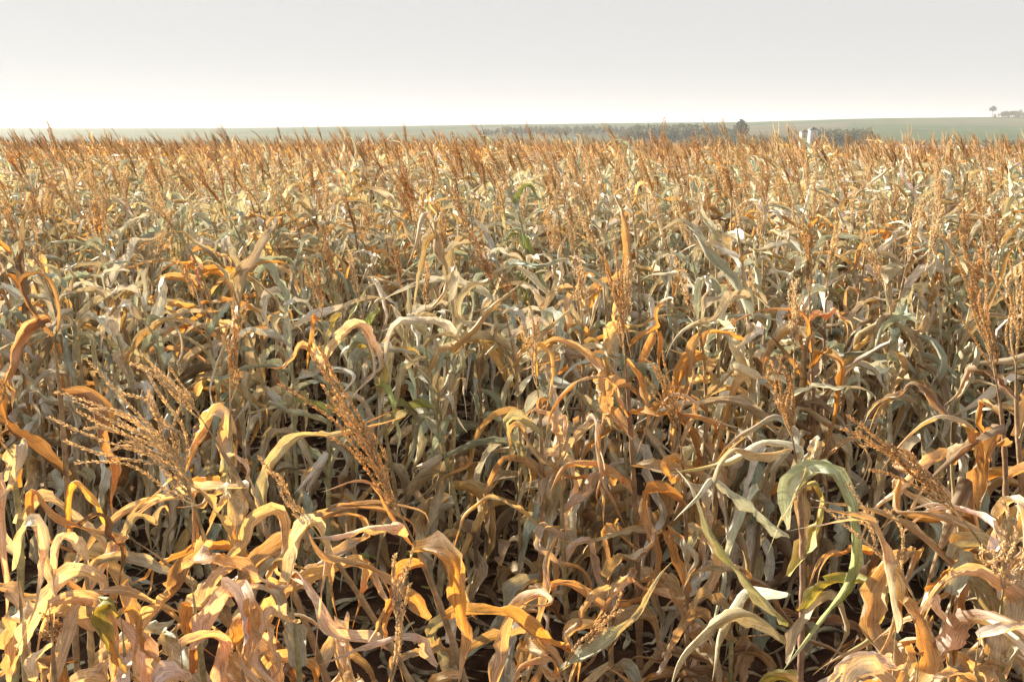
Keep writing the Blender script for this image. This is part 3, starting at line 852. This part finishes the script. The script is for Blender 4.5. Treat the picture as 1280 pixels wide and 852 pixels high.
def shed(px0, px1, d, zt, label, rc, wc, dep=9, rise=1.2):
    x0, y = at(px0, d); x1, _ = at(px1, d)
    xc = (x0 + x1) / 2; hw = (x1 - x0) / 2; z0 = float(ground_z(xc, y))
    e = tag(empty('shed', (xc, y, z0)), label, 'shed'); H = zt - z0
    g = Geo(); box(g, (-hw, 0, -.6), (hw, dep, H - rise), wc); build('wall', g, M_PAINT, e)
    g = Geo()
    v = []
    for z_off in (0, .14):
        for xx in (-hw - .4, hw + .4):
            v += [(xx, -.5, H - rise - .12 + z_off), (xx, dep / 2, H + z_off), (xx, dep + .5, H - rise - .12 + z_off)]
    q = [(0,3,4,1),(1,4,5,2),(6,7,10,9),(7,8,11,10),(0,6,9,3),(2,5,11,8),(0,1,7,6),(1,2,8,7),(3,9,10,4),(4,10,11,5)]
    g.add(v, q, None, rc); build('roof', g, M_PAINT, e, smooth=False)
    for k in range(max(1, int(hw / 3))):
        g = Geo(); xx = -hw + 1.5 + k * 6
        box(g, (xx, -.05, .9), (xx + 1.6, -.003, 1.9), (.06, .07, .08)); build('window', g, M_PAINT, e)
shed(1098, 1238, 300, -3.4, 'long low farm shed with a white roof showing just above the corn', (.72, .71, .70), (.55, .52, .48))
shed(1068, 1088, 290, -3.0, 'small cream-roofed shed between the silos and the long shed', (.72, .62, .48), (.5, .45, .38), dep=5, rise=.8)

# ------------------------------------------------------------------ far trees and woods
def crown_quads(g, c, rad, n, size, colr):
    u = unit(rng.normal(0, 1, (n, 3))) * (rng.random((n, 1)) ** .33)
    u[:, 2] = np.where(u[:, 2] < -.5, u[:, 2] * .5, u[:, 2])
    lump = 1 + .28 * np.sin(u[:, :1] * 5 + c[0]) * np.sin(u[:, 1:2] * 4 + c[1])
    P = np.asarray(c) + u * np.asarray(rad) * lump
    a = unit(rng.normal(0, 1, (n, 3))); b = unit(np.cross(a, rng.normal(0, 1, (n, 3))))
    s = size * rng.uniform(.6, 1.5, (n, 1))
    V = np.stack([P - a * s, P + b * s * .7, P + a * s, P - b * s * .7], 1)
    g.add(V.reshape(-1, 3), np.arange(n * 4).reshape(-1, 4), None, np.repeat(np.asarray(colr)[None] * rng.uniform(.6, 1.3, (n, 1)), 4, 0))

def wood(name, px0, px1, d0, d1, h, n, label):
    g = Geo()
    for i in range(n):
        px = rng.uniform(px0, px1); d = rng.uniform(d0, d1); x, y = at(px, d); z = float(ground_z(x, y))
        hh = h * rng.uniform(.65, 1.15) * (.55 + .45 * min(1, 6 * min(px - px0, px1 - px) / (px1 - px0))); r = hh * rng.uniform(.25, .4)
        tube(g, [(x, y, z - .5), (x, y, z + hh * .5)], [.3, .2], 4, (.08, .06, .04))
        crown_quads(g, (x, y, z + hh * .58), (r, r, hh * .45), 110, hh * .085, np.array([.125, .14, .08]) * rng.uniform(.8, 1.25))
    tag(build(name, g, M_FOLI), label, kind='stuff')
wood('far_wood', 775, 925, 640, 800, 10.0, 330, 'belt of grey-green wood across the hazy hillside')
wood('far_wood', 1008, 1100, 560, 660, 8.5, 200, 'block of grey-green wood on the hillside behind the silos')
wood('far_wood', 850, 1020, 480, 600, 6.5, 240, 'low scrub along the valley before the hillside wood')
wood('far_wood', 1085, 1310, 430, 540, 5.0, 260, 'line of scrub in the valley behind the long shed')
wood('far_wood', 600, 800, 800, 950, 6.0, 260, 'thin strip of scrub on the far hazy slope')
wood('far_wood', 1240, 1330, 1180, 1330, 9.0, 90, 'rough dark scrub near the top of the far hill')

def tree(px, d, h, r, zc, label):
    x, y = at(px, d); z = float(ground_z(x, y))
    e = tag(empty('tree', (x, y, z)), label, 'tree')
    g = Geo(); tube(g, [(0, 0, -.5), (.1, 0, h * .3), (0, .1, h * .75)], [h * .03, h * .022, h * .01], 8, (.09, .065, .045))
    for i in range(5):
        a = i * 1.3; tube(g, [(0, 0, h * .45), (r * .6 * math.cos(a), r * .6 * math.sin(a), h * (.65 + .04 * i))], [h * .012, h * .005], 5, (.09, .065, .045))
    build('trunk', g, M_BARK, e)
    g = Geo(); crown_quads(g, (0, 0, h * zc), (r, r, h * (1 - zc)), 900, h * .05, (.06, .08, .035)); build('crown', g, M_FOLI, e)
tree(926, 620, 16.5, 5.0, .58, 'broad round-crowned tree at the end of the hillside wood')
tree(1238, 1400, 17, 5.2, .72, 'lone small-crowned tree standing on the ridge skyline')
tree(1265, 1400, 9, 5.5, .5, 'low rounded tree on the ridge beside the lone tree')

# ------------------------------------------------------------------ haze
m, nt, bs, out = mat_new('haze_air')
nt.nodes.remove(bs)
pv = N(nt, 'ShaderNodeVolumePrincipled')
pv.inputs['Color'].default_value = (0.90, 0.92, 0.95, 1)
pv.inputs['Density'].default_value = 0.00026
pv.inputs['Anisotropy'].default_value = 0.1
nt.links.new(pv.outputs[0], out.inputs['Volume'])
g = Geo(); box(g, (-4600, -1000, -22), (4600, 4600, 60))
tag(build('haze', g, m, smooth=False), kind='stuff')
